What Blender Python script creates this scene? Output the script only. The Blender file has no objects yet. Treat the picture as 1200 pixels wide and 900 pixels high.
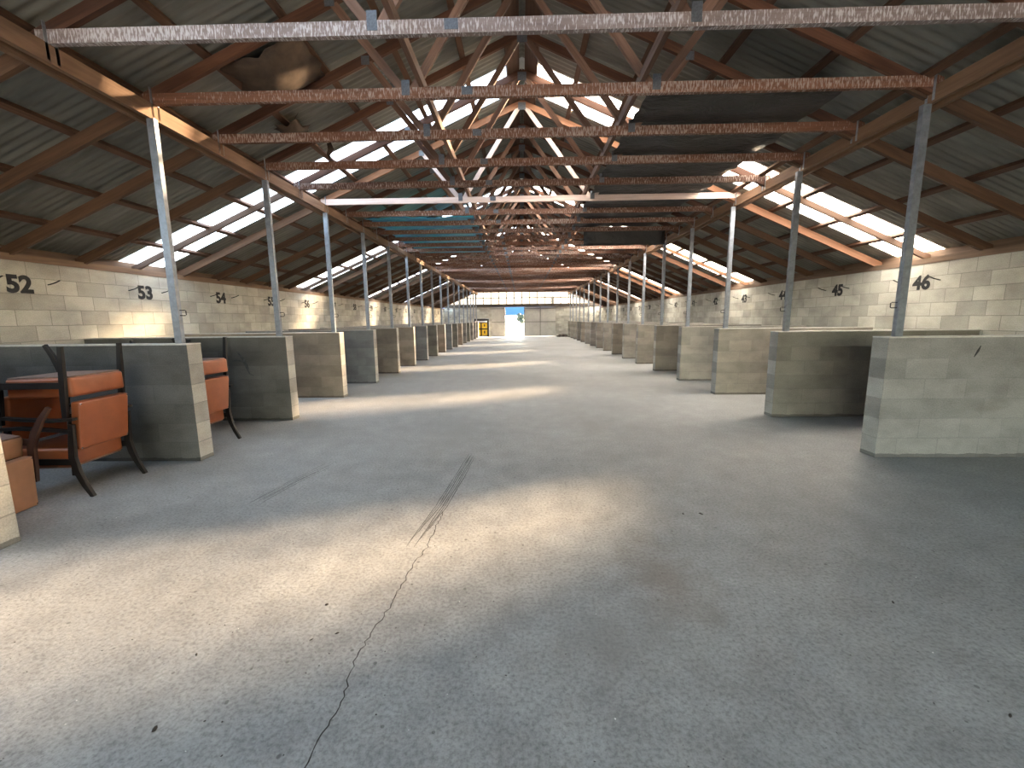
import bpy, bmesh, math, random
from mathutils import Vector, Matrix
random.seed(7)
C = bpy.context.scene.collection
scene = bpy.context.scene

# ------------------------------------------------------------------ dimensions (metres)
WL, WR = -6.25, 6.28            # inner faces of the side walls
NEAR, FAR = -7.0, 34.8          # inner faces of the end walls
WTOP = 2.2                      # block wall height
RX, RZ, SL = 0.03, 5.18, 0.435  # ridge of the roof sheet and its slope
AL, AR = -3.336, 3.557          # aisle ends of the block partitions
PY_L, PY_R, STEP = 4.18, 4.235, 1.8
PH, PT = 1.2, 0.19
T0, TSTEP, NT = 3.42, 0.9, 35   # roof trusses
SKY0, SKYSTEP, SKYW = 7.27, 5.4, 0.84
def roof_z(x): return RZ - SL * abs(x - RX)

ORD = ['first', 'second', 'third', 'fourth', 'fifth', 'sixth', 'seventh', 'eighth', 'ninth', 'tenth', 'eleventh', 'twelfth',
       'thirteenth', 'fourteenth', 'fifteenth', 'sixteenth', 'seventeenth', 'eighteenth', 'nineteenth', 'twentieth']
def ordinal(n):
    if n <= 20: return ORD[n - 1]
    t = {2: 'twenty', 3: 'thirty'}[n // 10]
    return ({'twenty': 'twentieth', 'thirty': 'thirtieth'}[t] if n % 10 == 0 else t + '-' + ORD[n % 10 - 1])

# ------------------------------------------------------------------ node helpers
class NT_:
    def __init__(s, name):
        s.m = bpy.data.materials.new(name); s.m.use_nodes = True
        s.t = s.m.node_tree; s.t.nodes.clear()
        s.out = s.n('ShaderNodeOutputMaterial')
    def n(s, typ, **kw):
        nd = s.t.nodes.new(typ)
        for k, v in kw.items(): setattr(nd, k, v)
        return nd
    def l(s, a, b): s.t.links.new(a, b)
    def v(s, nd, **kw):
        for k, v in kw.items():
            nd.inputs[k.replace('_', ' ')].default_value = v
        return nd
    def noise(s, vec, scale, detail=4, rough=.55, dist=0):
        nd = s.n('ShaderNodeTexNoise'); s.v(nd, Scale=scale, Detail=detail, Roughness=rough, Distortion=dist)
        if vec is not None: s.l(vec, nd.inputs['Vector'])
        return nd.outputs['Fac']
    def ramp(s, fac, stops):
        r = s.n('ShaderNodeValToRGB'); e = r.color_ramp.elements
        while len(e) < len(stops): e.new(0.5)
        for el, (p, c) in zip(e, stops):
            el.position = p; el.color = (*c, 1) if len(c) == 3 else c
        s.l(fac, r.inputs['Fac']); return r.outputs['Color']
    def math(s, op, a, b=None, clamp=False):
        nd = s.n('ShaderNodeMath', operation=op, use_clamp=clamp)
        for i, x in enumerate((a, b)):
            if x is None: continue
            if isinstance(x, (int, float)): nd.inputs[i].default_value = x
            else: s.l(x, nd.inputs[i])
        return nd.outputs[0]
    def mix(s, fac, a, b, mode='MIX'):
        nd = s.n('ShaderNodeMix', data_type='RGBA', blend_type=mode)
        for i, x in ((0, fac), (6, a), (7, b)):
            if isinstance(x, (int, float)): nd.inputs[i].default_value = x
            elif isinstance(x, tuple): nd.inputs[i].default_value = (*x, 1)
            else: s.l(x, nd.inputs[i])
        return nd.outputs[2]
    def mapping(s, vec, scale=(1, 1, 1), loc=None):
        nd = s.n('ShaderNodeMapping'); nd.inputs['Scale'].default_value = scale
        s.l(vec, nd.inputs['Vector'])
        if loc is not None:
            if isinstance(loc, tuple): nd.inputs['Location'].default_value = loc
            else: s.l(loc, nd.inputs['Location'])
        return nd.outputs[0]
    def bump(s, hgt, strength=.3, dist=.01):
        nd = s.n('ShaderNodeBump'); s.v(nd, Strength=strength, Distance=dist); s.l(hgt, nd.inputs['Height'])
        return nd.outputs[0]
    def principled(s, col, rough=.8, metal=0., normal=None, spec=.3):
        p = s.n('ShaderNodeBsdfPrincipled')
        for k, x in (('Base Color', col), ('Roughness', rough), ('Metallic', metal)):
            if isinstance(x, (int, float)): p.inputs[k].default_value = x
            elif isinstance(x, tuple): p.inputs[k].default_value = (*x, 1)
            else: s.l(x, p.inputs[k])
        p.inputs['Specular IOR Level'].default_value = spec
        if normal is not None: s.l(normal, p.inputs['Normal'])
        s.l(p.outputs[0], s.out.inputs['Surface'])
        return p
    def uv(s): return s.n('ShaderNodeTexCoord').outputs['UV']
    def obj(s): return s.n('ShaderNodeTexCoord').outputs['Object']
    def rnd(s): return s.n('ShaderNodeObjectInfo').outputs['Random']
    def rndvec(s, k=37.):
        r = s.math('MULTIPLY', s.rnd(), k)
        c = s.n('ShaderNodeCombineXYZ'); s.l(r, c.inputs[0]); s.l(r, c.inputs[1]); return c.outputs[0]

def mat_wood(name, dark, mid, light, fleck=0., fleckcol=(.5, .42, .37), rough=.75):
    k = NT_(name); uv = k.uv(); rv = k.rndvec()
    g = k.noise(k.mapping(uv, (1.6, 26, 1), rv), 1.0, 5, .6, .6)
    big = k.noise(k.mapping(uv, (.9, 3, 1), rv), 1.0, 2)
    f = k.math('ADD', k.math('MULTIPLY', g, .65), k.math('MULTIPLY', big, .35))
    col = k.ramp(f, [(.28, dark), (.5, mid), (.72, light)])
    tint = k.ramp(k.rnd(), [(0, (.72, .7, .7)), (1, (1.2, 1.15, 1.1))])
    col = k.mix(1.0, col, tint, 'MULTIPLY')
    hgt = g
    if fleck > 0:
        s1 = k.noise(k.mapping(uv, (75, 16, 1), rv), 1.0, 2, .6)
        s2 = k.noise(k.mapping(uv, (.7, 2.0, 1), rv), 1.0, 2)
        m = k.math('MULTIPLY', k.math('SUBTRACT', k.math('ADD', s1, k.math('MULTIPLY', k.math('SUBTRACT', s2, .5), .45)), .56 - .1 * fleck), 9.0, True)
        col = k.mix(k.math('MULTIPLY', m, .75), col, fleckcol)
    k.principled(col, rough, normal=k.bump(hgt, .25, .004), spec=.35)
    return k.m

def mat_block(name, c1, c2, mortar, stain=(.1, .075, .055), stainamt=.5, tint=True):
    k = NT_(name); uv = k.uv()
    info = k.n('ShaderNodeObjectInfo')
    b = k.n('ShaderNodeTexBrick', offset=.5, squash=1.0)
    k.v(b, Scale=1.0, Mortar_Size=.0045, Mortar_Smooth=.3, Bias=0., Brick_Width=.4, Row_Height=.2)
    wob = k.noise(uv, 6, 2)
    vv = k.n('ShaderNodeVectorMath', operation='ADD'); cw = k.n('ShaderNodeCombineXYZ')
    k.l(k.math('MULTIPLY', k.math('SUBTRACT', wob, .5), .012), cw.inputs[1]); k.l(k.math('MULTIPLY', k.math('SUBTRACT', wob, .5), .01), cw.inputs[0])
    rv = k.rndvec(2.0)
    rx = k.n('ShaderNodeSeparateXYZ'); k.l(rv, rx.inputs[0])
    sn = k.math('MULTIPLY', k.math('FLOOR', k.math('MULTIPLY', rx.outputs[0], 4)), .4)
    k.l(sn, cw.inputs[2])
    k.l(uv, vv.inputs[0]); k.l(cw.outputs[0], vv.inputs[1]); k.l(vv.outputs[0], b.inputs['Vector'])
    for nm, c in (('Color1', c1), ('Color2', c2), ('Mortar', mortar)): b.inputs[nm].default_value = (*c, 1)
    col = b.outputs['Color']
    rv2 = k.rndvec(29.)
    grain = k.noise(uv, 90, 3, .7)
    blot = k.noise(k.mapping(uv, (1.1, 1.7, 1), rv2), 1.6, 5, .6)
    col = k.mix(.55, col, k.ramp(grain, [(.3, (.6, .6, .6)), (.7, (1.25, 1.25, 1.25))]), 'MULTIPLY')
    col = k.mix(.8, col, k.ramp(blot, [(.3, (.66, .65, .64)), (.6, (1.08, 1.08, 1.06))]), 'MULTIPLY')
    # rusty brown smears with a shape of their own
    st = k.noise(k.mapping(uv, (.9, 2.2, 1), rv2), 1.3, 4, .6)
    col = k.mix(k.math('MULTIPLY', k.math('SUBTRACT', st, .58, True), 4 * stainamt, True), col, stain)
    # dirt line where the blocks meet the concrete
    sx = k.n('ShaderNodeSeparateXYZ'); k.l(uv, sx.inputs[0])
    hz = k.math('ADD', sx.outputs[1], k.math('MULTIPLY', k.math('SUBTRACT', k.noise(uv, 7, 3), .5), .05))
    col = k.mix(k.math('MULTIPLY', k.math('LESS_THAN', hz, .035), .6), col, (.05, .047, .043))
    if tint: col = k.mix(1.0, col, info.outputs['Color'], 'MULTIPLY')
    hgt = k.math('ADD', k.math('MULTIPLY', b.outputs['Fac'], -1.0), k.math('MULTIPLY', grain, .35))
    k.principled(col, .95, normal=k.bump(hgt, .55, .006), spec=.15)
    return k.m

def mat_floor():
    k = NT_('worn_concrete'); o = k.obj()
    n1 = k.noise(o, .55, 5, .6); n2 = k.noise(o, 4.5, 6, .65); n3 = k.noise(o, 55, 4, .75); n4 = k.noise(o, 160, 2, .6)
    col = k.ramp(n1, [(.3, (.22, .218, .212)), (.7, (.305, .301, .292))])
    col = k.mix(.75, col, k.ramp(n2, [(.28, (.68, .68, .68)), (.68, (1.15, 1.15, 1.14))]), 'MULTIPLY')
    col = k.mix(.75, col, k.ramp(n3, [(.33, (.5, .5, .49)), (.52, (1.03, 1.03, 1.03)), (.72, (1.35, 1.35, 1.34))]), 'MULTIPLY')
    # small dark pits and pale aggregate
    vor = k.n('ShaderNodeTexVoronoi'); k.v(vor, Scale=16., Randomness=1.); k.l(o, vor.inputs['Vector'])
    sep = k.n('ShaderNodeSeparateXYZ'); k.l(vor.outputs['Color'], sep.inputs[0])
    thr = k.math('MULTIPLY', k.math('SUBTRACT', sep.outputs[0], .72, True), .55)
    pit = k.math('LESS_THAN', vor.outputs['Distance'], thr)
    col = k.mix(k.math('MULTIPLY', pit, .55), col, (.06, .055, .05))
    # rusty brown patch and grey wear patches
    def blob(cx, cy, rx, ry, colr, amt):
        nonlocal col
        mp = k.mapping(o, (1 / rx, 1 / ry, 0), (-cx / rx, -cy / ry, 0))
        ln = k.n('ShaderNodeVectorMath', operation='LENGTH'); k.l(mp, ln.inputs[0])
        d = k.math('ADD', ln.outputs['Value'], k.math('MULTIPLY', k.math('SUBTRACT', n2, .5), 1.5))
        f = k.math('MULTIPLY', k.math('SUBTRACT', 1.1, d, True), amt, True)
        col = k.mix(f, col, colr)
    blob(.77, 2.2, .28, .42, (.17, .125, .09), .5)
    blob(.4, 1.75, .6, .35, (.2, .19, .175), .45)
    blob(-.9, 5.2, .5, .9, (.21, .2, .19), .5)
    blob(.9, 5.6, .3, .8, (.19, .18, .17), .5)
    hgt = k.math('ADD', k.math('MULTIPLY', n3, .6), k.math('ADD', k.math('MULTIPLY', n2, .5), k.math('MULTIPLY', pit, -.5)))
    k.principled(col, k.ramp(n2, [(.3, (.55,) * 3), (.7, (.8,) * 3)]), normal=k.bump(hgt, .5, .006), spec=.28)
    return k.m

def mat_iron():
    k = NT_('corrugated_iron'); o = k.obj()
    n1 = k.noise(k.mapping(o, (.5, 1.6, .5)), 1.4, 5, .6); n2 = k.noise(k.mapping(o, (2, 14, 2)), 1.0, 4, .6)
    col = k.ramp(n1, [(.3, (.13, .13, .115)), (.7, (.225, .225, .2))])
    col = k.mix(.6, col, k.ramp(n2, [(.3, (.65, .65, .63)), (.7, (1.15, 1.15, 1.12))]), 'MULTIPLY')
    k.principled(col, .6, .25, spec=.4)
    return k.m

def mat_skylight(name, trans, clear):
    k = NT_(name)
    o = k.obj(); n = k.noise(k.mapping(o, (1.2, 9, 1.2)), 1.0, 4)
    tcol = k.mix(.6, trans, k.ramp(n, [(.3, (.75, .76, .76)), (.7, (1.1, 1.1, 1.1))]), 'MULTIPLY')
    t = k.n('ShaderNodeBsdfTranslucent'); k.l(tcol, t.inputs[0])
    d = k.n('ShaderNodeBsdfTransparent'); d.inputs[0].default_value = (*clear, 1)
    a = k.n('ShaderNodeAddShader'); k.l(t.outputs[0], a.inputs[0]); k.l(d.outputs[0], a.inputs[1])
    k.l(a.outputs[0], k.out.inputs['Surface'])
    return k.m

def mat_plain(name, col, rough=.7, metal=0., var=.25, scale=9., spec=.3, bump=0.):
    k = NT_(name); o = k.obj()
    n = k.noise(o, scale, 4, .6)
    c = k.mix(1.0, col, k.ramp(n, [(.25, (1 - var,) * 3), (.75, (1 + var,) * 3)]), 'MULTIPLY')
    k.principled(c, rough, metal, normal=k.bump(n, bump, .01) if bump else None, spec=spec)
    return k.m

def mat_tarp(name, c1, c2, rough=.3):
    k = NT_(name); o = k.obj()
    n = k.noise(k.mapping(o, (3, 5, 3)), 1.0, 4, .6, 1.5)
    col = k.ramp(n, [(.3, c1), (.7, c2)])
    k.principled(col, rough, normal=k.bump(n, .8, .05), spec=.5)
    return k.m

M = dict(
    timber=mat_wood('red_brown_timber', (.036, .016, .009), (.08, .034, .019), (.13, .06, .034)),
    chord=mat_wood('flecked_timber', (.065, .028, .016), (.12, .054, .031), (.18, .092, .058), fleck=.45, fleckcol=(.36, .29, .255)),
    pale=mat_wood('pale_lit_timber', (.15, .11, .1), (.25, .2, .185), (.34, .29, .28), fleck=.7, fleckcol=(.5, .47, .47)),  # nearest chord: light from the near end painted as paleness; flecks are its own
    newer=mat_wood('pinkish_pale_timber', (.33, .25, .22), (.44, .36, .33), (.54, .45, .42)),
    web=mat_wood('web_timber', (.075, .04, .026), (.145, .083, .057), (.23, .142, .103)),
    rafter=mat_wood('rafter_timber', (.04, .022, .013), (.078, .043, .025), (.12, .069, .042)),
    orange=mat_wood('skylight_glow_timber', (.1, .046, .023), (.17, .08, .042), (.24, .122, .068)),  # warm skylight glow painted into the timber colour
    beam=mat_wood('beam_timber', (.085, .047, .028), (.14, .082, .048), (.2, .125, .078)),
    purlin=mat_wood('purlin_timber', (.05, .026, .016), (.09, .048, .029), (.135, .075, .045)),
    plate=mat_wood('plate_timber', (.09, .06, .04), (.15, .1, .066), (.21, .145, .1)),
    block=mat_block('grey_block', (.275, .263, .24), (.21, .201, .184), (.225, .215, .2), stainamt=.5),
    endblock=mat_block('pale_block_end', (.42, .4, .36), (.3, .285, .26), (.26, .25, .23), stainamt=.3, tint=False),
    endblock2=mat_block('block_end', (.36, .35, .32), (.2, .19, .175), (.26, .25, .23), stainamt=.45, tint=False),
    wallblock=mat_block('limewashed_block', (.5, .485, .425), (.34, .33, .29), (.25, .24, .215), stain=(.26, .21, .15), stainamt=.3),
    cap=mat_plain('mortar_cap', (.4, .38, .35), .95, var=.25, scale=14),
    floor=mat_floor(), iron=mat_iron(),
    sky=mat_skylight('fibreglass_sheet', (.61, .665, .72), (.32, .305, .285)),
    clere=mat_skylight('clerestory_sheet', (.09, .092, .09), (.03, .03, .03)),
    steel=mat_plain('galvanised_steel', (.21, .23, .26), .45, .55, var=.25, scale=20),
    plate_steel=mat_plain('dull_zinc', (.1, .11, .125), .55, .4, var=.35, scale=60),
    strap=mat_plain('zinc_strap', (.3, .32, .34), .5, .6, var=.3, scale=40),
    iron_dark=mat_plain('dark_iron', (.03, .028, .026), .6, .4, var=.2),
    paint=mat_plain('black_paint', (.018, .018, .018), .7, var=.3, scale=30),
    vinyl=mat_plain('orange_vinyl', (.27, .075, .025), .38, var=.18, scale=7, spec=.5, bump=.1),
    vinyl_tan=mat_plain('tan_vinyl', (.36, .19, .105), .45, var=.15, scale=7, spec=.4, bump=.1),
    underside=mat_plain('hessian_underside', (.2, .13, .1), .95, var=.25, scale=30),
    darkwood=mat_wood('dark_stained_wood', (.004, .003, .0025), (.007, .005, .004), (.012, .008, .006), rough=.6),
    brownwood=mat_wood('brown_stained_wood', (.05, .025, .018), (.085, .042, .03), (.12, .065, .045), rough=.45),
    stud=mat_plain('bright_stud', (.75, .73, .7), .25, .8, var=.05),
    tarp=mat_tarp('blue_tarp_plastic', (.012, .15, .46), (.02, .48, .58)),
    black=mat_tarp('black_plastic', (.006, .006, .0065), (.014, .014, .014), .55),
    paper=mat_plain('torn_building_paper', (.06, .042, .03), .8, var=.6, scale=5, bump=.5),
    door=mat_plain('galvanised_door_sheet', (.42, .41, .37), .6, .2, var=.15, scale=3),
    dooredge=mat_plain('door_frame_steel', (.22, .22, .2), .6, .3),
    lintel=mat_plain('dark_lintel_timber', (.055, .045, .036), .8, var=.3),
    yellow=mat_plain('yellow_paint', (.75, .48, .03), .5, var=.15),
    gravel=mat_plain('pale_gravel', (.55, .52, .47), .95, var=.25, scale=3),
    hill=mat_plain('blue_hills', (.015, .05, .12), 1., var=.4, scale=.05),
    leaf=mat_plain('tree_leaves', (.01, .018, .012), .8, var=.5, scale=2),
    litter=mat_plain('dead_leaf', (.03, .024, .018), .9, var=.5, scale=30),
    chip=mat_plain('pale_chip', (.7, .68, .64), .8, var=.1),
    rubber=mat_plain('rubber_scuff', (.07, .068, .066), .9, var=.5, scale=25),
    crack=mat_plain('crack_shadow_gap', (.035, .03, .026), 1., var=.4, scale=40),
    bark=mat_plain('bark', (.09, .06, .04), .9, var=.4),
    shed=mat_plain('white_shed_paint', (.75, .74, .7), .7, var=.08),
    shedroof=mat_plain('rusty_red_roof', (.3, .1, .07), .7, var=.2),
)

# ------------------------------------------------------------------ mesh helpers
class MB:
    def __init__(s): s.v = []; s.f = []; s.u = []
    def quad(s, pts, uvs):
        i = len(s.v); s.v += [tuple(p) for p in pts]; s.f.append(tuple(range(i, i + len(pts)))); s.u.append([tuple(x) for x in uvs])
    def box(s, x0, x1, y0, y1, z0, z1):
        P = lambda a, b, c: (a, b, c)
        for pts in ([P(x0, y0, z0), P(x1, y0, z0), P(x1, y0, z1), P(x0, y0, z1)], [P(x1, y1, z0), P(x0, y1, z0), P(x0, y1, z1), P(x1, y1, z1)]):
            s.quad(pts, [(p[0], p[2]) for p in pts])
        for pts in ([P(x1, y0, z0), P(x1, y1, z0), P(x1, y1, z1), P(x1, y0, z1)], [P(x0, y1, z0), P(x0, y0, z0), P(x0, y0, z1), P(x0, y1, z1)]):
            s.quad(pts, [(p[1], p[2]) for p in pts])
        for pts in ([P(x0, y0, z1), P(x1, y0, z1), P(x1, y1, z1), P(x0, y1, z1)], [P(x0, y1, z0), P(x1, y1, z0), P(x1, y0, z0), P(x0, y0, z0)]):
            s.quad(pts, [(p[0], p[1]) for p in pts])
        return s
    def bar(s, p0, p1, w, d, up=(0, 0, 1), w2=None, d2=None):
        """a timber from p0 to p1: w across, d deep; optional taper at p1"""
        p0, p1 = Vector(p0), Vector(p1); a = (p1 - p0); L = a.length; a.normalize()
        sd = a.cross(Vector(up)).normalized(); u = sd.cross(a).normalized()
        w2 = w if w2 is None else w2; d2 = d if d2 is None else d2
        q = lambda p, W, D: [p - sd * W / 2 - u * D / 2, p + sd * W / 2 - u * D / 2, p + sd * W / 2 + u * D / 2, p - sd * W / 2 + u * D / 2]
        A, B = q(p0, w, d), q(p1, w2, d2)
        o = 0
        for i in range(4):
            j = (i + 1) % 4; t = (w, d)[i % 2]
            s.quad([A[i], B[i], B[j], A[j]], [(0, o), (L, o), (L, o + t), (0, o + t)]); o += t + .37
        s.quad([A[0], A[1], A[2], A[3]], [(0, 0), (w * .1, 0), (w * .1, d), (0, d)])
        s.quad([B[3], B[2], B[1], B[0]], [(0, 0), (w * .1, 0), (w * .1, d), (0, d)])
        return s
    def sweep(s, pts, secs, ref=(1, 0, 0)):
        """rectangular section (w along ref, d across) swept along a polyline"""
        rings = []
        for i, p in enumerate(pts):
            p = Vector(p); t = (Vector(pts[min(i + 1, len(pts) - 1)]) - Vector(pts[max(i - 1, 0)])).normalized()
            r = Vector(ref); r = (r - t * r.dot(t)).normalized(); b = t.cross(r)
            w, d = secs[i]
            rings.append([p - r * w / 2 - b * d / 2, p + r * w / 2 - b * d / 2, p + r * w / 2 + b * d / 2, p - r * w / 2 + b * d / 2])
        for i in range(len(rings) - 1):
            for j in range(4):
                k = (j + 1) % 4
                s.quad([rings[i][j], rings[i + 1][j], rings[i + 1][k], rings[i][k]][::-1], [(i * .1, j * .05), (i * .1 + .1, j * .05), (i * .1 + .1, j * .05 + .05), (i * .1, j * .05 + .05)])
        s.quad(rings[0], [(0, 0), (.02, 0), (.02, .02), (0, .02)]); s.quad(rings[-1][::-1], [(0, 0), (.02, 0), (.02, .02), (0, .02)])
        return s
    def tube(s, pts, r, n=6):
        rings = []
        for i, p in enumerate(pts):
            p = Vector(p); t = (Vector(pts[min(i + 1, len(pts) - 1)]) - Vector(pts[max(i - 1, 0)])).normalized()
            h = Vector((0, 0, 1)) if abs(t.z) < .9 else Vector((1, 0, 0))
            a = t.cross(h).normalized(); b = t.cross(a)
            rings.append([p + a * r * math.cos(2 * math.pi * j / n) + b * r * math.sin(2 * math.pi * j / n) for j in range(n)])
        for i in range(len(rings) - 1):
            for j in range(n):
                k = (j + 1) % n
                s.quad([rings[i][j], rings[i + 1][j], rings[i + 1][k], rings[i][k]], [(0, 0), (.1, 0), (.1, .1), (0, .1)])
        s.quad(rings[0][::-1], [(0, 0)] * n); s.quad(rings[-1], [(0, 0)] * n)
        return s
    def mesh(s, name, mat, merge=True, bevel=0, smooth=False, segs=2):
        me = bpy.data.meshes.new(name); me.from_pydata(s.v, [], s.f)
        ul = me.uv_layers.new(name='UVMap'); i = 0
        for uvs in s.u:
            for x in uvs: ul.data[i].uv = x; i += 1
        bm = bmesh.new(); bm.from_mesh(me)
        if merge: bmesh.ops.remove_doubles(bm, verts=bm.verts, dist=1e-5)
        bmesh.ops.recalc_face_normals(bm, faces=bm.faces)
        if bevel: bmesh.ops.bevel(bm, geom=[e for e in bm.edges], offset=bevel, segments=segs, profile=.6, affect='EDGES', clamp_overlap=True)
        bm.to_mesh(me); bm.free()
        if smooth:
            for p in me.polygons: p.use_smooth = True
        me.materials.append(mat)
        return me
    def build(s, name, mat, parent=None, **kw):
        return link(name, s.mesh(name, mat, **kw), parent)

def link(name, data, parent=None):
    o = bpy.data.objects.new(name, data); C.objects.link(o)
    if parent is not None: o.parent = parent
    return o
def tag(o, label=None, cat=None, group=None, kind=None):
    if label: o['label'] = label
    if cat: o['category'] = cat
    if group: o['group'] = group
    if kind: o['kind'] = kind
    return o
def struct(o): o['kind'] = 'structure'; return o
def empty(name, loc=(0, 0, 0), rot=(0, 0, 0)):
    o = bpy.data.objects.new(name, None); C.objects.link(o); o.location = loc; o.rotation_euler = rot; o.empty_display_size = .1
    return o
def copy_tree(o, parent=None):
    c = o.copy(); C.objects.link(c)
    if parent is not None: c.parent = parent
    for ch in [x for x in C.objects if x.parent == o]: copy_tree(ch, c)
    return c

# ------------------------------------------------------------------ setting: ground, floor, walls
g = struct(MB().box(-90, 90, -60, 120, -.4, -.06).build('ground', M['gravel']))
floor = struct(MB().box(WL - .19, WR + .19, NEAR - .3, FAR + .3, -.2, 0).build('floor', M['floor']))

def side_wall(name, x0, x1):
    return struct(MB().box(x0, x1, NEAR - .19, FAR + .19, 0, WTOP).build(name, M['wallblock']))
wall_left = side_wall('wall_left', WL - .19, WL)
wall_right = side_wall('wall_right', WR, WR + .19)
struct(MB().box(WL - .17, WL + .01, NEAR, FAR, WTOP, WTOP + .085).build('trim_1', M['plate']))
struct(MB().box(WR - .01, WR + .17, NEAR, FAR, WTOP, WTOP + .085).build('trim_2', M['plate']))

struct(MB().box(WL - .16, WL - .12, NEAR, FAR, WTOP + .085, roof_z(WL - .12) - .006).build('trim_5', M['plate']))
struct(MB().box(WR + .12, WR + .16, NEAR, FAR, WTOP + .085, roof_z(WR + .12) - .006).build('trim_6', M['plate']))
# far end wall: blocks either side of the sliding doors, with a low gateway on the left
w = MB(); ZT = 2.35; y0, y1 = FAR, FAR + .19
w.box(WL, -3.92, y0, y1, 0, ZT); w.box(-3.92, -2.64, y0, y1, 1.45, ZT); w.box(-2.64, -2.42, y0, y1, 0, ZT); w.box(2.72, WR, y0, y1, 0, ZT)
wall_far = struct(w.build('wall_far', M['wallblock'], merge=False))
struct(MB().box(WL, WR, FAR - .06, FAR + .16, ZT, 2.6).build('trim_3', M['lintel']))
# door leaves hang outside the wall from the lintel track
def door_leaf(name, xa, xb, cols):
    d = struct(MB().box(xa, xb, FAR + .05, FAR + .085, .012, 2.34).build(name, M['door']))
    f = MB()
    for x in cols: f.box(x - .03, x + .03, FAR + .02, FAR + .05, .012, 2.34)
    for z in (.045, 1.16, 2.23): f.box(xa, xb, FAR + .025, FAR + .05, z - .03, z + .03)
    f.build('door_frame', M['dooredge'], d, merge=False)
    return d
door_leaf('door_1', -2.49, -1.32, (-2.46, -1.35))
door_leaf('door_2', .2, 2.8, (.23, 1.5, 2.77))
# clerestory of translucent sheet over the doors up to the roof
cl = MB()
n = 24
for i in range(n):
    xa = WL + (WR - WL) * i / n; xb = WL + (WR - WL) * (i + 1) / n
    cl.quad([(xa, FAR + .1, 2.6), (xb, FAR + .1, 2.6), (xb, FAR + .1, max(2.62, roof_z(xb) - .05)), (xa, FAR + .1, max(2.62, roof_z(xa) - .05))], [(0, 0), (1, 0), (1, 1), (0, 1)])
cl = struct(cl.build('window_1', M['clere']))
mm = MB()
for i in range(-9, 10):
    x = RX + .62 * i
    if roof_z(x) - .06 > 2.75: mm.box(x - .035, x + .035, FAR + .03, FAR + .085, 2.6, roof_z(x) - .06)
for z in (3.08, 3.75, 4.4):
    hw = (RZ - z) / SL - .2; mm.box(RX - hw, RX + hw, FAR + .035, FAR + .08, z - .035, z + .035)
mm.build('window_frame', M['lintel'], cl, merge=False)
# near end, behind the camera: block wall with a wide open doorway
w = MB(); y0, y1 = NEAR - .19, NEAR
w.box(WL, -4.6, y0, y1, 0, 3.0); w.box(4.6, WR, y0, y1, 0, 3.0)
struct(w.build('wall_near', M['wallblock'], merge=False))
w = MB(); n = 12
for i in range(n):
    xa = WL + (WR - WL) * i / n; xb = WL + (WR - WL) * (i + 1) / n
    w.quad([(xa, NEAR - .1, 3.0), (xb, NEAR - .1, 3.0), (xb, NEAR - .1, max(3.01, roof_z(xb) - .02)), (xa, NEAR - .1, max(3.01, roof_z(xa) - .02))], [(0, 0), (1, 0), (1, 1), (0, 1)])
struct(w.build('wall_gable', M['iron']))

# ------------------------------------------------------------------ roof: corrugated iron with fibreglass strips
PITCH, AMP, SUB = .095, .007, 6
EAVE = 6.62
def sheet(side, ya, yb, dz=0., x_in=0.):
    mb = MB(); n = max(6, int(round((yb - ya) / PITCH * SUB))); xi = RX + side * x_in; xo = RX + side * EAVE
    prev = None
    for i in range(n + 1):
        y = ya + (yb - ya) * i / n; h = AMP * math.cos(2 * math.pi * y / PITCH) + dz
        cur = ((xi, y, roof_z(xi) + h), (xo, y, roof_z(xo) + h))
        if prev: mb.quad([prev[0], prev[1], cur[1], cur[0]], [(0, y), (EAVE, y), (EAVE, y), (0, y)])
        prev = cur
    return mb
centres = [SKY0 + SKYSTEP * i for i in range(0, 6)]
unseen_left = SKY0 - SKYSTEP          # next strip of the row, unseen; added left only to lighten the right floor
for side, nm in ((-1, 'ceiling_left'), (1, 'ceiling_right')):
    mb = MB(); y = NEAR - .3
    for c in ([unseen_left] if side < 0 else []) + centres + [None]:
        e = (c - SKYW / 2) if c is not None else FAR + .35
        e = min(e, FAR + .35)
        if e > y + .02:
            sh = sheet(side, y, e); k = len(mb.v); mb.v += sh.v; mb.f += [tuple(a + k for a in f) for f in sh.f]; mb.u += sh.u
        if c is not None: y = c + SKYW / 2
    struct(mb.build(nm, M['iron'], smooth=True))
wn = 2
for c in [unseen_left] + centres:
    if c + SKYW / 2 > FAR + .35: continue
    for side in ((-1,) if c == unseen_left else (-1, 1)):
        struct(sheet(side, c - SKYW / 2 - .03, c + SKYW / 2 + .03, .004).build('window_%d' % wn, M['sky'], smooth=True)); wn += 1
rc = MB()
rc.bar((RX - .1, NEAR - .3, RZ - .005), (RX - .1, FAR + .35, RZ - .005), .25, .004, up=(-SL, 0, 1)); rc.bar((RX + .1, NEAR - .3, RZ - .005), (RX + .1, FAR + .35, RZ - .005), .25, .004, up=(SL, 0, 1))
struct(rc.build('trim_4', M['iron'], merge=False))

# purlins on top of the rafters, running the length of the shed
up_names = ['lowest', 'second from the wall', 'third from the wall', 'fourth from the wall, just above the beam', 'fifth from the wall', 'sixth from the wall', 'seventh from the wall', 'eighth from the wall', 'topmost by the ridge']
for side, sn in ((-1, 'left'), (1, 'right')):
    for i, ax in enumerate((5.78, 5.08, 4.36, 3.64, 2.94, 2.2, 1.48,   .78, .14)):
        x = RX + side * ax; z = roof_z(x) - AMP - .0275
        o = MB().bar((x, NEAR, z), (x, FAR, z), .2 if ax < .2 else .07, .045, up=(side * SL, 0, 1)).build('purlin', M['purlin'])
        tag(o, 'long timber purlin under the %s roof slope, %s' % (sn, up_names[i]), 'purlin', 'roof purlins')

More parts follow.
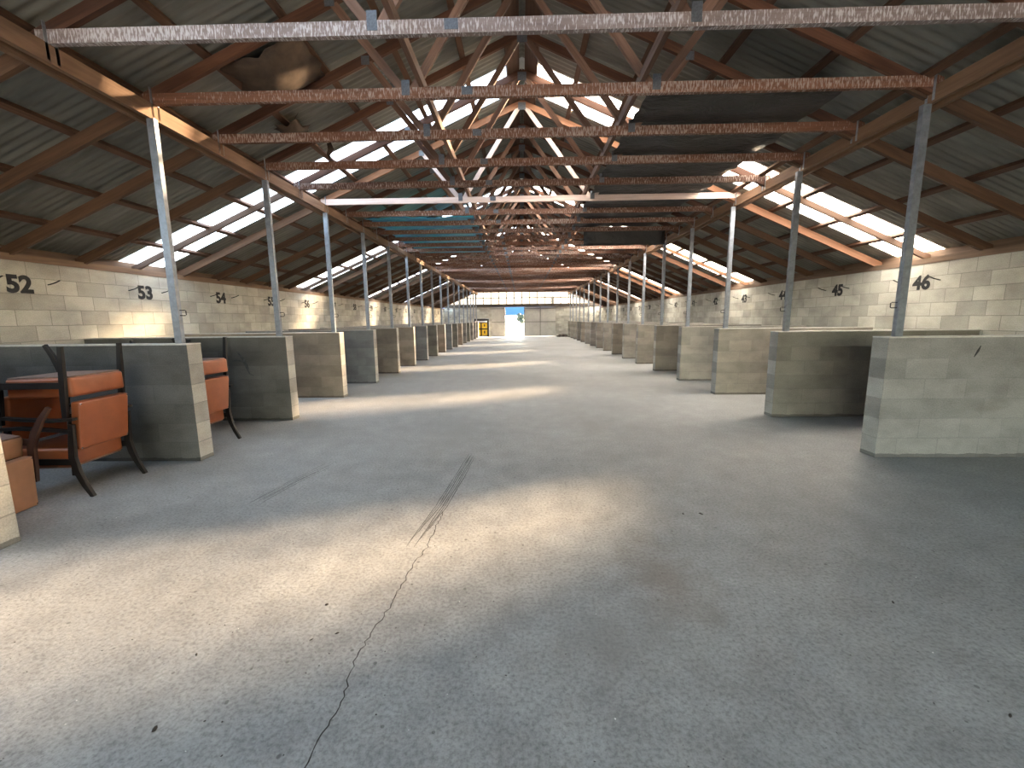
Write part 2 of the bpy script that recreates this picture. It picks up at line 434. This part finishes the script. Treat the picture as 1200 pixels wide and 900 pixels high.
# ------------------------------------------------------------------ trusses
HZ = 3.505
XL, XR = -3.6, 3.87
def top_z(x): return RZ - .063 - .053 - SL * abs(x - RX)
def plate_mesh(w, h): return MB().box(-w / 2, w / 2, -.0015, .0015, -h / 2, h / 2)
PLATES = {}
def make_truss(root, chordmat, topmat, webmat):
    MB().bar((XL + .05, 0, HZ), (XR - .05, 0, HZ), .045, .095).build('bottom_chord', chordmat, root)
    MB().bar((XL, 0, top_z(XL)), (RX + .01, 0, top_z(RX)), .043, .095).build('top_chord', topmat, root)
    MB().bar((XR, 0, top_z(XR)), (RX - .01, 0, top_z(RX)), .042, .095).build('top_chord', topmat, root)
    for a, b in (((-1.0, HZ + .02), (RX - .03, top_z(RX) - .03)), ((1.2, HZ + .02), (RX + .03, top_z(RX) - .03)), ((-1.08, HZ + .02), (-1.72, top_z(-1.72))), ((1.28, HZ + .02), (1.86, top_z(1.86)))):
        MB().bar((a[0], 0, a[1]), (b[0], 0, b[1]), .039, .07).build('web', webmat, root)
    for x, z, pw, ph in ((-1.06, HZ + .045, .075, .13), (1.25, HZ + .045, .075, .13), (-.49, HZ + .01, .1, .07), (RX, top_z(RX) - .06, .13, .12), (-1.72, top_z(-1.72) - .02, .09, .09), (1.86, top_z(1.86) - .02, .09, .09)):
        key = (pw, ph)
        if key not in PLATES: PLATES[key] = plate_mesh(pw, ph).mesh('nail_plate', M['plate_steel'])
        p = link('nail_plate', PLATES[key], root); p.location = (x, -.0245, z)
    for x, sd in ((XL + .14 - .003, 1), (XR - .1375, -1)):
        for yy in (-.035, .035):
            MB().box(x - .003 * (sd < 0) , x + .003 * (sd > 0), yy - .012, yy + .012, 3.34, 3.6).build('hold_down_strap', M['strap'], root)
def truss_label(k):
    if k == 0: return 'nearest roof truss, with a pale flecked bottom chord across the top of the view'
    if k == 5: return 'sixth roof truss from the camera, with a pale unweathered bottom chord'
    if k == NT - 1: return 'last roof truss, tight against the far clerestory'
    return 'red-brown nail-plated roof truss, %s from the camera' % ordinal(k + 1)
proto = empty('roof_truss', (0, T0 + TSTEP, 0)); make_truss(proto, M['chord'], M['timber'], M['web'])
pale0 = empty('roof_truss', (0, T0, 0)); make_truss(pale0, M['pale'], M['timber'], M['web'])
pale5 = empty('roof_truss', (0, T0 + 5 * TSTEP, 0)); make_truss(pale5, M['newer'], M['orange'], M['newer'])
for k in range(NT):
    r = pale0 if k == 0 else proto if k == 1 else pale5 if k == 5 else copy_tree(proto)
    r.location = (0, T0 + k * TSTEP, 0)
    tag(r, truss_label(k), 'roof truss', 'roof trusses')

# lower rafters from the beam out to the side wall
def rafter(side, k):
    x0 = RX + side * 3.42; x1 = RX + side * 6.42; y = T0 + k * TSTEP + .046
    dp = .085 if k % 6 == 4 else .115
    z = lambda x: roof_z(x) - .064 - dp * .55
    m = 'orange' if (side > 0 and k in (5, 10, 11, 16, 17, 22)) else 'rafter'  # right rafters by the skylights get the painted glow
    o = MB().bar((x0, 0, z(x0)), (x1, 0, z(x1)), .044, dp).build('rafter', M[m]); o.location = (0, y, 0)
    return o
for side, sn in ((-1, 'left'), (1, 'right')):
    for k in range(NT):
        o = rafter(side, k)
        tag(o, 'sloping rafter from the %s beam down to the block wall, %s from the camera' % (sn, ordinal(k + 1)), 'rafter', 'lower rafters on the %s' % sn)

# long beams carried on the posts: two planks side by side
for sn, xs in (('left', (-3.4825, -3.58)), ('right', (3.755, 3.85))):
    b = empty('support_beam', (xs[0], NEAR, 3.32))
    tag(b, 'long timber beam on the %s row of steel posts, carrying the trusses' % sn, 'beam', 'support beams')
    for i, x in enumerate(xs):
        o = MB().bar((0, 0, 0), (0, FAR - NEAR, 0), .045, .14).build('plank', M['beam'], b)
        o.location = (x - xs[0], 0, .07 - .02 * i)
# longitudinal binders lying on the bottom chords
for sn, x in (('left', -.91), ('right', 1.12)):
    z = HZ + .0475 + .045
    o = MB().bar((x, NEAR, z), (x, FAR, z), .045, .09).build('binder', M['web'])
    tag(o, 'long timber binder lying on the truss bottom chords, %s of the ridge line' % sn, 'timber', 'longitudinal binders')

# ------------------------------------------------------------------ block partitions and posts
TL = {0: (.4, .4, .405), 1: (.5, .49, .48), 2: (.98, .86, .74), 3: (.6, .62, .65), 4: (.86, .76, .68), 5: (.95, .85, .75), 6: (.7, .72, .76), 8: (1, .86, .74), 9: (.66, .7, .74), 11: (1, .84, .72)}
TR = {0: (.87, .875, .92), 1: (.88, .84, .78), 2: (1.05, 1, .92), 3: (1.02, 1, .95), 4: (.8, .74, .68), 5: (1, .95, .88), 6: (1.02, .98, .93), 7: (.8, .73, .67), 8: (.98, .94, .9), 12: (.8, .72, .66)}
def partition(side, k):
    y = (PY_L if side < 0 else PY_R) + k * STEP
    a, b = (WL, AL) if side < 0 else (AR, WR)
    r = empty('block_partition', (AL if side < 0 else AR, y, 0))
    xa, xb = a - r.location.x, b - r.location.x
    # bodies share mesh per side
    key = 'part%d' % side
    if key not in PLATES:
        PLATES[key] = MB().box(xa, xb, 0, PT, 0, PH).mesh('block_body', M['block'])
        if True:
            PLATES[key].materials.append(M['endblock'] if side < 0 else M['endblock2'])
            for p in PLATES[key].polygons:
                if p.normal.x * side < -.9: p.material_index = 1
        mb = MB().box(xa, xb, -.004, PT + .004, PH, PH + .012); PLATES[key + 'c'] = mb.mesh('mortar_cap', M['cap'])
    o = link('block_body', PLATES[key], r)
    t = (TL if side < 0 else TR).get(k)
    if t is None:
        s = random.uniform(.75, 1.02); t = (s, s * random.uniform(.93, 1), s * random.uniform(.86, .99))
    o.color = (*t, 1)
    link('mortar_cap', PLATES[key + 'c'], r)
    return r
def post(side, k):
    x = -3.475 if side < 0 else 3.715
    y = (4.28 if side < 0 else 4.335) + k * STEP
    z0 = PH + .012; top = 3.32
    r = empty('steel_post', (x, y, z0))
    if 'post' not in PLATES:
        W, D, t, lp = .072, .048, .006, .015; H = top - z0; mb = MB()
        mb.box(-W / 2, W / 2, -D / 2, -D / 2 + t, 0, H); mb.box(-W / 2, -W / 2 + t, -D / 2 + t, D / 2, 0, H); mb.box(W / 2 - t, W / 2, -D / 2 + t, D / 2, 0, H)
        mb.box(-W / 2 + t, -W / 2 + t + lp, D / 2 - t, D / 2, 0, H); mb.box(W / 2 - t - lp, W / 2 - t, D / 2 - t, D / 2, 0, H)
        PLATES['post'] = mb.mesh('channel', M['steel'], merge=False)
        for s in (-1, 1):
            q = -s * 1.0; lo = MB()
            xx = q * W / 2
            lo.tube([(xx - q * .02, 0, .33), (xx + q * .05, -.0, .332), (xx + q * .062, 0, .325), (xx + q * .062, 0, .285), (xx + q * .05, 0, .278), (xx - q * .02, 0, .28)], .0045, 6)
            PLATES['loop%d' % s] = lo.mesh('tie_loop', M['iron_dark'], smooth=True)
    link('channel', PLATES['post'], r); lp = link('tie_loop', PLATES['loop%d' % side], r)
    return r
for side, sn, kmin in ((-1, 'left', -1), (1, 'right', 0)):
    for k in range(kmin, 17):
        r = partition(side, k)
        if side < 0 and k == -1: lab = 'block partition at the near end of the left row, only its corner showing'
        elif side < 0 and k == 0: lab = 'dark grey block partition behind the stacked orange chairs'
        elif side < 0 and k == 1: lab = 'dark grey block partition with a black smudge, below number 54'
        elif side > 0 and k == 0: lab = 'nearest block partition on the right, below number 46'
        elif side > 0 and k == 1: lab = 'second block partition on the right, below number 45'
        else: lab = 'waist-high concrete block partition, %s from the camera in the %s row' % (ordinal(k + 1), sn)
        tag(r, lab, 'partition wall', 'block partitions on the %s' % sn)
        if k < 0: continue
        p = post(side, k)
        tag(p, 'galvanised steel post on a block partition, %s from the camera in the %s row' % (ordinal(k + 1), sn), 'post', 'steel posts on the %s' % sn)

# stains and marks on particular partitions
def smear(parent, pts, y, mat, name, label):
    mb = MB()
    for i in range(len(pts) - 1):
        (x0, z0, w0), (x1, z1, w1) = pts[i], pts[i + 1]; d = Vector((x1 - x0, 0, z1 - z0)).normalized(); nn = Vector((-d.z, 0, d.x))
        a, b = Vector((x0, y, z0)), Vector((x1, y, z1))
        mb.quad([a - nn * w0, b - nn * w1, b + nn * w1, a + nn * w0], [(0, 0), (1, 0), (1, 1), (0, 1)])
    o = mb.build(name, mat, parent); o['label'] = label; return o
parts = {(-1 if o['group'].endswith('left') else 1, round((o.location.y - (PY_L if o['group'].endswith('left') else PY_R)) / STEP)): o for o in C.objects if o.name.startswith('block_partition')}
smear(parts[(-1, 1)], [(-.72, 1.0, .004), (-.66, .93, .018), (-.6, .84, .016), (-.57, .74, .004)], -.003, M['rubber'], 'black_smudge', 'black smudge on the blocks')
smear(parts[(-1, 1)], [(-.8, .87, .004), (-.72, .88, .012), (-.64, .86, .012), (-.56, .68, .008), (-.5, .66, .003)], -.0035, M['rubber'], 'black_smudge', 'black smudge on the blocks')
smear(parts[(1, 0)], [(.88, 1.12, .004), (.86, 1.07, .012), (.83, 1.01, .004)], -.003, M['paint'], 'black_mark', 'short black paint mark')

# ------------------------------------------------------------------ painted numbers and tie hooks on the side walls
def number(txt, wall, y, side):
    cu = bpy.data.curves.new('num', 'FONT'); cu.body = txt; cu.size = .29; cu.align_x = 'CENTER'; cu.align_y = 'CENTER'; cu.offset = .012; cu.extrude = .0015; cu.resolution_u = 4
    t = bpy.data.objects.new('tmp', cu); C.objects.link(t)
    dg = bpy.context.evaluated_depsgraph_get(); dg.update()
    me = bpy.data.meshes.new_from_object(t.evaluated_get(dg)); bpy.data.objects.remove(t)
    me.name = 'stall_number'; me.materials.clear(); me.materials.append(M['paint'])
    o = link('stall_number', me, wall)
    x = WL + .003 if side < 0 else WR - .003
    o.matrix_world = Matrix(((0, 0, 1, x), (1, 0, 0, y), (0, 1, 0, 1.905), (0, 0, 0, 1))) if side < 0 else Matrix(((0, 0, -1, x), (-1, 0, 0, y), (0, 1, 0, 1.905), (0, 0, 0, 1)))
    o['label'] = 'black painted stall number %s' % txt
for i in range(16): number(str(52 + i), wall_left, 5.3 + i * STEP, -1)
for i in range(15): number(str(46 - i), wall_right, 7.0 + i * STEP, 1)
def hook_mesh(side):
    q = -side
    return MB().tube([(-.02 * q, 0, 0), (.02 * q, 0, .004), (.1 * q, 0, .025), (.17 * q, 0, .055)], .0075, 6).mesh('tie_hook', M['iron_dark'], smooth=True)
hm = {s: hook_mesh(s) for s in (-1, 1)}
for side, sn, base, y0, cnt in ((-1, 'left', 52, 5.3, 10), (1, 'right', 46, 7.0, 10)):
    for i in range(cnt):
        num = base + i if side < 0 else base - i
        for off, w_ in ((-.3, 'near'), (.33, 'far')):
            o = link('tie_hook', hm[side]); o.location = (WL if side < 0 else WR, y0 + i * STEP + off, 1.93)
            tag(o, 'dark iron tie hook on the %s wall, on the %s side of number %d' % (sn, w_, num), 'hook', 'tie hooks on the %s wall' % sn)

# ------------------------------------------------------------------ plastic sheets and torn paper in the roof
def cloth(x0, x1, y0, y1, z, amp, nx, ny, seed, edge=0.):
    rnd = random.Random(seed); mb = MB(); P = {}
    ph = [rnd.uniform(0, 6.28) for _ in range(6)]
    for i in range(nx + 1):
        for j in range(ny + 1):
            u, v = i / nx, j / ny; x = x0 + (x1 - x0) * u; y = y0 + (y1 - y0) * v
            sag = abs(math.sin(math.pi * (y - T0) / TSTEP))
            P[i, j] = (x + (edge * rnd.uniform(-1, 1) if i in (0, nx) else 0), y + (edge * rnd.uniform(-1, 1) if j in (0, ny) else 0),
                       z(x, y) - amp * sag * 1.2 + amp * .45 * math.sin(5 * x + ph[0] + 2 * math.sin(3 * y + ph[1])) + amp * .3 * math.sin(11 * x + 7 * y + ph[2]) + amp * .5)
    for i in range(nx):
        for j in range(ny):
            q = [P[i, j], P[i + 1, j], P[i + 1, j + 1], P[i, j + 1]]; mb.quad(q, [(p[0], p[1]) for p in q])
    return mb
def thick(o, t=.004):
    md = o.modifiers.new('thickness', 'SOLIDIFY'); md.thickness = t; md.offset = 1
CH = HZ + .0475
tb = cloth(-3.3, -1.0, 9.35, 14.6, lambda x, y: CH + .02, .03, 24, 60, 3, .03).build('blue_tarpaulin', M['tarp'], smooth=True); thick(tb)
tag(tb, 'crumpled blue and teal tarpaulin lying on the truss chords left of the ridge', 'tarpaulin')
bs = empty('black_plastic_sheet', (2.2, 4.5, CH))
tag(bs, 'black plastic sheet spread over the truss chords on the right, its end hanging down', 'plastic sheet')
o = cloth(1.22 - 2.2, 3.12 - 2.2, 0, 6.2, lambda x, y: .02, .022, 16, 60, 5, .02).build('sheet', M['black'], bs, smooth=True); thick(o)
mb = MB(); nx = 14
Y8 = T0 + 8 * TSTEP + .05
for i in range(nx):
    for j in range(5):
        q = []
        for a, b in ((i, j), (i + 1, j), (i + 1, j + 1), (i, j + 1)):
            x = 1.5 + 1.93 * a / nx; z = CH + .01 - .42 * b / 5
            q.append((x - 2.2, Y8 - 4.5 + .012 * math.sin(a * 1.3) * (b / 5) + .01 * b / 5, z - CH + .008 * math.sin(a * .9) * (b == 5)))
        mb.quad(q, [(0, 0), (1, 0), (1, 1), (0, 1)])
o = mb.build('hanging_flap', M['black'], bs, smooth=True); thick(o)

def paper_patch(name, x0, x1, y0, y1, drop, seed, label):
    rnd = random.Random(seed); mb = MB(); nx, ny = 8, 8; P = {}
    for i in range(nx + 1):
        for j in range(ny + 1):
            u, v = i / nx, j / ny
            x = x0 + (x1 - x0) * u + (rnd.uniform(-.05, .05) if i in (0, nx) else 0); y = y0 + (y1 - y0) * v + (rnd.uniform(-.06, .06) if j in (0, ny) else 0)
            bel = math.sin(math.pi * min(1, max(0, u))) * math.sin(math.pi * (.15 + .85 * v))
            P[i, j] = (x, y, roof_z(x) - .085 - drop * bel + rnd.uniform(-.008, .008))
    for i in range(nx):
        for j in range(ny):
            q = [P[i, j], P[i + 1, j], P[i + 1, j + 1], P[i, j + 1]]; mb.quad(q, [(p[0], p[1]) for p in q])
    o = mb.build(name, M['paper'], smooth=True); thick(o, .003)
    tag(o, label, 'torn paper', 'torn roofing paper'); return o
paper_patch('torn_roofing_paper', -2.86, -2.14, 4.42, 5.2, .17, 1, 'large dark sheet of torn roofing paper sagging behind the nearest left truss chord')
paper_patch('torn_roofing_paper', -3.0, -2.72, 5.55, 5.95, .12, 2, 'small dark scrap of torn roofing paper below the large sagging one')
for (x, y, l, lab) in ((-2.72, 6.45, .24, 'narrow dark strip of torn paper dangling near the first skylight on the left'),):
    z = roof_z(x) - .06; mb = MB()
    pts = [(x, y, z), (x + .02, y + .01, z - l * .35), (x - .02, y, z - l * .7), (x + .01, y - .01, z - l)]
    mb.sweep(pts, [(.06, .003), (.09, .003), (.05, .003), (.02, .003)])
    tag(mb.build('torn_paper_strip', M['paper']), lab, 'torn paper', 'torn roofing paper')

# ------------------------------------------------------------------ armchairs
def rounded(x0, x1, y0, y1, z0, z1, r, name, mat, parent, tilt=None):
    o = MB().box(x0, x1, y0, y1, z0, z1).build(name, mat, parent, bevel=r, segs=3, smooth=True)
    return o
def make_chair(vinyl, wood, cushion2=None):
    """upright armchair, front towards local -y, origin on the floor"""
    r = empty('armchair')
    s = rounded(-.25, .25, -.27, .235, .25, .41, .026, 'seat', vinyl, r)
    MB().box(-.235, .235, -.25, .22, .24, .252).build('seat_underside', M['underside'], r)
    b = rounded(-.236, .236, -.035, .035, 0, .4, .014, 'back_panel', vinyl, r)
    b.location = (0, .277, .395); b.rotation_euler = (math.radians(-7), 0, 0)
    for x in (-.222, .222):
        for z in (.015, .385):
            st = bmesh.new(); bmesh.ops.create_uvsphere(st, u_segments=8, v_segments=6, radius=.007); me = bpy.data.meshes.new('stud'); st.to_mesh(me); st.free(); me.materials.append(M['stud'])
            d = link('stud', me, b); d.location = (x, .033, z)
    for x in (-.268, .268):
        sx = math.copysign(1, x)
        MB().sweep([(x, -.26, 0), (x, -.235, .25), (x, -.215, .43), (x * .99, -.2, .575)], [(.026, .03), (.03, .042), (.03, .042), (.028, .034)]).build('front_leg', wood, r)
        MB().sweep([(x, .385, 0), (x, .335, .1), (x, .292, .22), (x, .272, .34), (x, .29, .5), (x, .303, .615)], [(.026, .03), (.029, .038), (.031, .048), (.032, .05), (.03, .044), (.026, .036)]).build('rear_leg', wood, r)
        MB().sweep([(x, -.27, .585), (x, -.1, .592), (x, .12, .575), (x, .3, .555)], [(.045, .022), (.055, .024), (.05, .024), (.034, .024)]).build('arm', wood, r)
        MB().sweep([(x, -.225, .31), (x, .28, .3)], [(.018, .05), (.018, .05)]).build('side_rail', wood, r)
    return r
ch = make_chair(M['vinyl'], M['darkwood'])
def place(o, loc, rot): o.location = loc; o.rotation_euler = rot; return o
R = math.radians
G = 'stacked orange armchairs'
A = place(ch, (-3.97, 3.53, 0), (0, 0, R(-90 + 4)))
tag(A, 'orange vinyl armchair upright on the floor before the nearest left partition', 'armchair', G)
def upside(loc, zrot, tip=0., side=0.):
    """armchair turned over about its left-right axis"""
    o = copy_tree(ch); o.rotation_mode = 'QUATERNION'
    q = Matrix.Rotation(zrot, 4, 'Z') @ Matrix.Rotation(R(180) + tip, 4, 'X') @ Matrix.Rotation(side, 4, 'Y')
    o.rotation_quaternion = q.to_quaternion(); o.location = loc
    return o
# turned over about X: local front (-y) ends up towards +y, so a zrot of -90 puts the front towards +x
B = upside((-3.91, 3.53, 1.24), R(-90 + 4), R(1))
tag(B, 'overturned orange armchair, legs in the air, on top of the nearest stack', 'armchair', G)
E_ = copy_tree(ch); place(E_, (-3.87, 4.76, 0), (0, 0, R(-90 - 2)))
tag(E_, 'orange vinyl armchair upright just behind the nearest left partition end', 'armchair', G)
D_ = upside((-3.8, 4.76, 1.24), R(-90 - 2), R(1))
tag(D_, 'overturned orange armchair stacked on the one behind the nearest left partition', 'armchair', G)
tanc = make_chair(M['vinyl_tan'], M['brownwood'])
tanc.rotation_mode = 'QUATERNION'
q = Matrix.Rotation(R(-90 + 6), 4, 'Z') @ Matrix.Rotation(R(180), 4, 'Y') @ Matrix.Rotation(R(10), 4, 'X')
tanc.rotation_quaternion = q.to_quaternion(); tanc.location = (-4.04, 2.87, .83)
bpy.context.view_layer.update()
tanc.location.z -= min((c.matrix_world @ Vector(b)).z for c in tanc.children for b in c.bound_box) - .004
tag(tanc, 'tan armchair upside down on the floor with its back panel resting on the concrete', 'armchair')

# ------------------------------------------------------------------ marks and litter on the floor
def ribbon(pts, w, z, name, mat, jit=0., sub=6, label=None, seed=0):
    rnd = random.Random(seed); P = []
    for i in range(len(pts) - 1):
        for s in range(sub):
            t = s / sub; P.append((pts[i][0] + (pts[i + 1][0] - pts[i][0]) * t + rnd.uniform(-jit, jit), pts[i][1] + (pts[i + 1][1] - pts[i][1]) * t + rnd.uniform(-jit, jit) * .5))
    P.append(pts[-1]); mb = MB(); prev = None
    for i, p in enumerate(P):
        a = Vector(P[max(i - 1, 0)]); b = Vector(P[min(i + 1, len(P) - 1)]); d = (b - a).normalized(); nn = Vector((-d.y, d.x))
        ww = w * rnd.uniform(.5, 1.1) * (.3 if i in (0, len(P) - 1) else 1)
        cur = ((p[0] - nn.x * ww, p[1] - nn.y * ww, z), (p[0] + nn.x * ww, p[1] + nn.y * ww, z))
        if prev: mb.quad([prev[0], cur[0], cur[1], prev[1]], [(0, 0), (1, 0), (1, 1), (0, 1)])
        prev = cur
    o = mb.build(name, mat, floor)
    if label: o['label'] = label
    return o
ribbon([(-.73, .7), (-.72, 1.0), (-.71, 1.25), (-.69, 1.42), (-.72, 1.59), (-.7, 1.75), (-.67, 1.95), (-.665, 2.08), (-.64, 2.35), (-.605, 2.5), (-.61, 2.72), (-.6, 2.89), (-.605, 3.0)], .0028, .0012, 'floor_crack', M['crack'], .009, 7, 'long jagged crack in the concrete', 4)
for i in range(6):
    t = -.045 + .018 * i
    ribbon([(-.7 + t, 2.5 + .1 * (i % 3)), (-.63 + t, 3.1), (-.58 + t, 3.7), (-.535 + t * .8, 4.4 - .12 * (i % 2))], .0032, .001, 'scuff_mark', M['rubber'], .003, 5, 'dark tyre scuff on the concrete', i)
for i in range(5):
    t = -.05 + .025 * i
    ribbon([(-2.13 + t, 3.1 + .1 * (i % 2)), (-2.05 + t, 3.6), (-1.94 + t, 4.1 - .1 * (i % 3))], .0028, .001, 'scuff_mark', M['rubber'], .004, 5, 'faint tyre scuff on the concrete', 20 + i)
def litter(name, mat, n, size, seed, label, cat, spots=()):
    rnd = random.Random(seed); mb = MB()
    L = [(x, y, s) for x, y, s in spots]
    while len(L) < n:
        y = 1.0 + 9.5 * rnd.random() ** 1.6; x = rnd.uniform(-3.2, 3.4); L.append((x, y, rnd.uniform(.4, 1) * size))
    for x, y, s in L:
        a = rnd.uniform(0, 6.28); m = 7; el = rnd.uniform(.35, .8); h = .003 + .1 * s
        ring = []
        for j in range(m):
            t = 2 * math.pi * j / m; rr = s * rnd.uniform(.7, 1.15); px, py = rr * math.cos(t), rr * el * math.sin(t)
            ring.append((x + px * math.cos(a) - py * math.sin(a), y + px * math.sin(a) + py * math.cos(a), .0012))
        for j in range(m):
            q = (ring[j], ring[(j + 1) % m], (x, y, h)); mb.quad(q, [(0, 0), (1, 0), (.5, 1)])
    o = mb.build(name, mat, merge=False); tag(o, label, cat, kind='stuff')
litter('leaf_litter', M['litter'], 1000, .005, 11, 'dark dead leaves and grit scattered over the concrete floor', 'litter',
       [(-1.42, 1.62, .013), (1.17, 2.97, .016), (1.3, 2.97, .02), (1.85, 1.99, .014), (1.74, 1.37, .013), (-.96, 1.71, .012), (-1.31, 1.28, .016), (-1.0, 1.95, .012), (-.86, 1.75, .011)])
litter('pale_chips', M['chip'], 80, .0045, 12, 'small white chips scattered over the concrete floor', 'litter')

# ------------------------------------------------------------------ things at and beyond the far end
gt = empty('yellow_gate', (-3.28, FAR + .06, 0))
tag(gt, 'black-framed gate with yellow panels in the far end wall, left of the sliding doors', 'gate')
f = MB()
f.box(-.63, .63, -.04, .04, 1.28, 1.445); f.box(.48, .63, -.04, .04, 0, 1.28); f.box(-.63, -.48, -.04, .04, 0, 1.28); f.box(-.05, .05, -.04, .04, .02, 1.12); f.box(-.48, .48, -.04, .04, .02, .12); f.box(-.48, .48, -.04, .04, .58, .68); f.box(-.48, .48, -.04, .04, 1.1, 1.16)
f.build('gate_frame', M['iron_dark'], gt, merge=False)
for xa, xb in ((-.48, -.05), (.05, .48)):
    for za, zb in ((.12, .58), (.68, 1.1)):
        MB().box(xa, xb, -.012, .012, za, zb).build('gate_panel', M['yellow'], gt)
        MB().box((xa + xb) / 2 - .05, (xa + xb) / 2 + .05, -.02, -.012, za + .14, zb - .1).build('panel_slot', M['iron_dark'], gt)
MB().box(-.48, .48, -.012, .012, 1.17, 1.27).build('daylight_strip', M['chip'], gt)['label'] = 'white strip painted as daylight over the gate'  # white panel in place of daylight through the open gap
fb = empty('fuse_box', (2.48, FAR + .0, 2.62)); tag(fb, 'grey metal box standing on the dark lintel, against the clerestory', 'box')
MB().box(-.11, .11, -.1, .02, 0, .52).build('casing', M['dooredge'], fb, bevel=.008)
MB().box(-.09, .09, -.108, -.1, .03, .49).build('box_door', M['dooredge'], fb)
# dark heap by the far right corner of the doors
hp = bmesh.new(); bmesh.ops.create_icosphere(hp, subdivisions=3, radius=1.)
rnd = random.Random(5)
for v in hp.verts:
    q = 1 + .3 * math.sin(7 * v.co.x + 3 * v.co.y) * math.cos(5 * v.co.z); v.co = Vector((v.co.x * .42 * q, v.co.y * .3 * q, max(-.0, v.co.z) * .2 * q))
me = bpy.data.meshes.new('dirt_heap'); hp.to_mesh(me); hp.free(); me.materials.append(M['litter'])
o = link('sweepings_heap', me); o.location = (3.15, FAR - 1.2, .0); tag(o, 'low dark heap of sweepings on the floor near the far right corner', 'heap')
# hills
hb = MB(); pr = None
for i in range(61):
    x = -140 + 280 * i / 60; hgt = 7 + 1.2 * math.sin(x * .07) + .6 * math.sin(x * .19 + 1)
    cur = [(x, 112, -.1), (x, 116, hgt * .7), (x, 124, hgt * 1.25), (x, 140, hgt * .9), (x, 150, -.1)]
    if pr:
        for j in range(4): hb.quad([pr[j], cur[j], cur[j + 1], pr[j + 1]], [(0, 0), (1, 0), (1, 1), (0, 1)])
    pr = cur
struct(hb.build('hills', M['hill'], smooth=True))
def tree(x, y, hgt, lab, seed):
    rnd = random.Random(seed); r = empty('tree', (x, y, -.06)); tag(r, lab, 'tree', 'trees outside the far doorway')
    MB().tube([(0, 0, 0), (.05, 0, hgt * .3), (0, .05, hgt * .6)], .05 * hgt / 2, 8).build('trunk', M['bark'], r)
    bm = bmesh.new()
    for i in range(9):
        mt = Matrix.Translation((rnd.uniform(-.28, .28) * hgt, rnd.uniform(-.25, .25) * hgt, hgt * rnd.uniform(.45, .85)))
        bmesh.ops.create_icosphere(bm, subdivisions=2, radius=hgt * rnd.uniform(.14, .22), matrix=mt)
    for v in bm.verts: v.co += Vector((rnd.uniform(-1, 1), rnd.uniform(-1, 1), rnd.uniform(-1, 1))) * .03 * hgt
    me = bpy.data.meshes.new('crown'); bm.to_mesh(me); bm.free(); me.materials.append(M['leaf']); link('crown', me, r)
tree(-.1, 78, 2.4, 'small dark tree in the yard outside, at the right of the doorway', 3)
sh = empty('shed', (-3.0, 95, -.06)); tag(sh, 'long low white shed far off, seen through the open doorway', 'building')
MB().box(-5, 6, 0, 4, 0, 1.7).build('wall', M['shed'], sh)
rf = MB(); rf.quad([(-5.2, -.2, 1.65), (6.2, -.2, 1.65), (6.2, 2, 2.2), (-5.2, 2, 2.2)], [(0, 0)] * 4); rf.quad([(-5.2, 2, 2.2), (6.2, 2, 2.2), (6.2, 4.2, 1.65), (-5.2, 4.2, 1.65)], [(0, 0)] * 4)
o = rf.build('roof', M['shed'], sh); thick(o, .05)

# ------------------------------------------------------------------ light
SUN_DIR = Vector((-2.55, -1.85, -1.0)).normalized()
sd = bpy.data.lights.new('sun', 'SUN'); sd.energy = 42.0; sd.angle = math.radians(5.5); sd.color = (1, .76, .5)
so = bpy.data.objects.new('sun', sd); C.objects.link(so); so.rotation_euler = SUN_DIR.to_track_quat('-Z', 'Y').to_euler(); so.location = (20, 20, 12)
wd = bpy.data.worlds.new('sky'); scene.world = wd; wd.use_nodes = True
nt = wd.node_tree; bg = nt.nodes['Background']
st = nt.nodes.new('ShaderNodeTexSky'); st.sky_type = 'NISHITA'; st.sun_disc = False; st.sun_elevation = math.radians(20)
st.sun_rotation = math.atan2(2.55, 1.85); st.air_density = 1.0; st.dust_density = 1.5
mxs = nt.nodes.new('ShaderNodeMix'); mxs.data_type = 'RGBA'; mxs.blend_type = 'MULTIPLY'; mxs.inputs[0].default_value = 1.0; mxs.inputs[7].default_value = (1.19, 1.03, .87, 1)
nt.links.new(st.outputs[0], mxs.inputs[6]); nt.links.new(mxs.outputs[2], bg.inputs[0]); bg.inputs[1].default_value = 1.25

# ------------------------------------------------------------------ camera
f_, p_, y_, r_, h_ = 499.950899, .151814241, -.0239593237, -.0106657292, 1.42463217
cy, sy, cp, sp, cr, sr = math.cos(y_), math.sin(y_), math.cos(p_), math.sin(p_), math.cos(r_), math.sin(r_)
Fv = Vector((sy * cp, cy * cp, -sp)); Rv = Vector((cy, -sy, 0)); Uv = Rv.cross(Fv)
R2 = Rv * cr + Uv * sr; U2 = Uv * cr - Rv * sr
cam = bpy.data.cameras.new('camera'); cam.sensor_width = 36; cam.lens = 36 * f_ / 1200; cam.clip_start = .05; cam.clip_end = 600
co = bpy.data.objects.new('camera', cam); C.objects.link(co)
co.matrix_world = Matrix(((R2.x, U2.x, -Fv.x, 0), (R2.y, U2.y, -Fv.y, 0), (R2.z, U2.z, -Fv.z, h_), (0, 0, 0, 1)))
scene.camera = co
vs = scene.view_settings
vs.view_transform = 'Standard'; vs.look = 'None'; vs.gamma = 1.0; vs.use_curve_mapping = False
vs.exposure = 1.84
scene.cycles.use_denoising = True
scene.cycles.max_bounces = 10; scene.cycles.diffuse_bounces = 6; scene.cycles.transparent_max_bounces = 12
scene.cycles.sample_clamp_indirect = 8.0
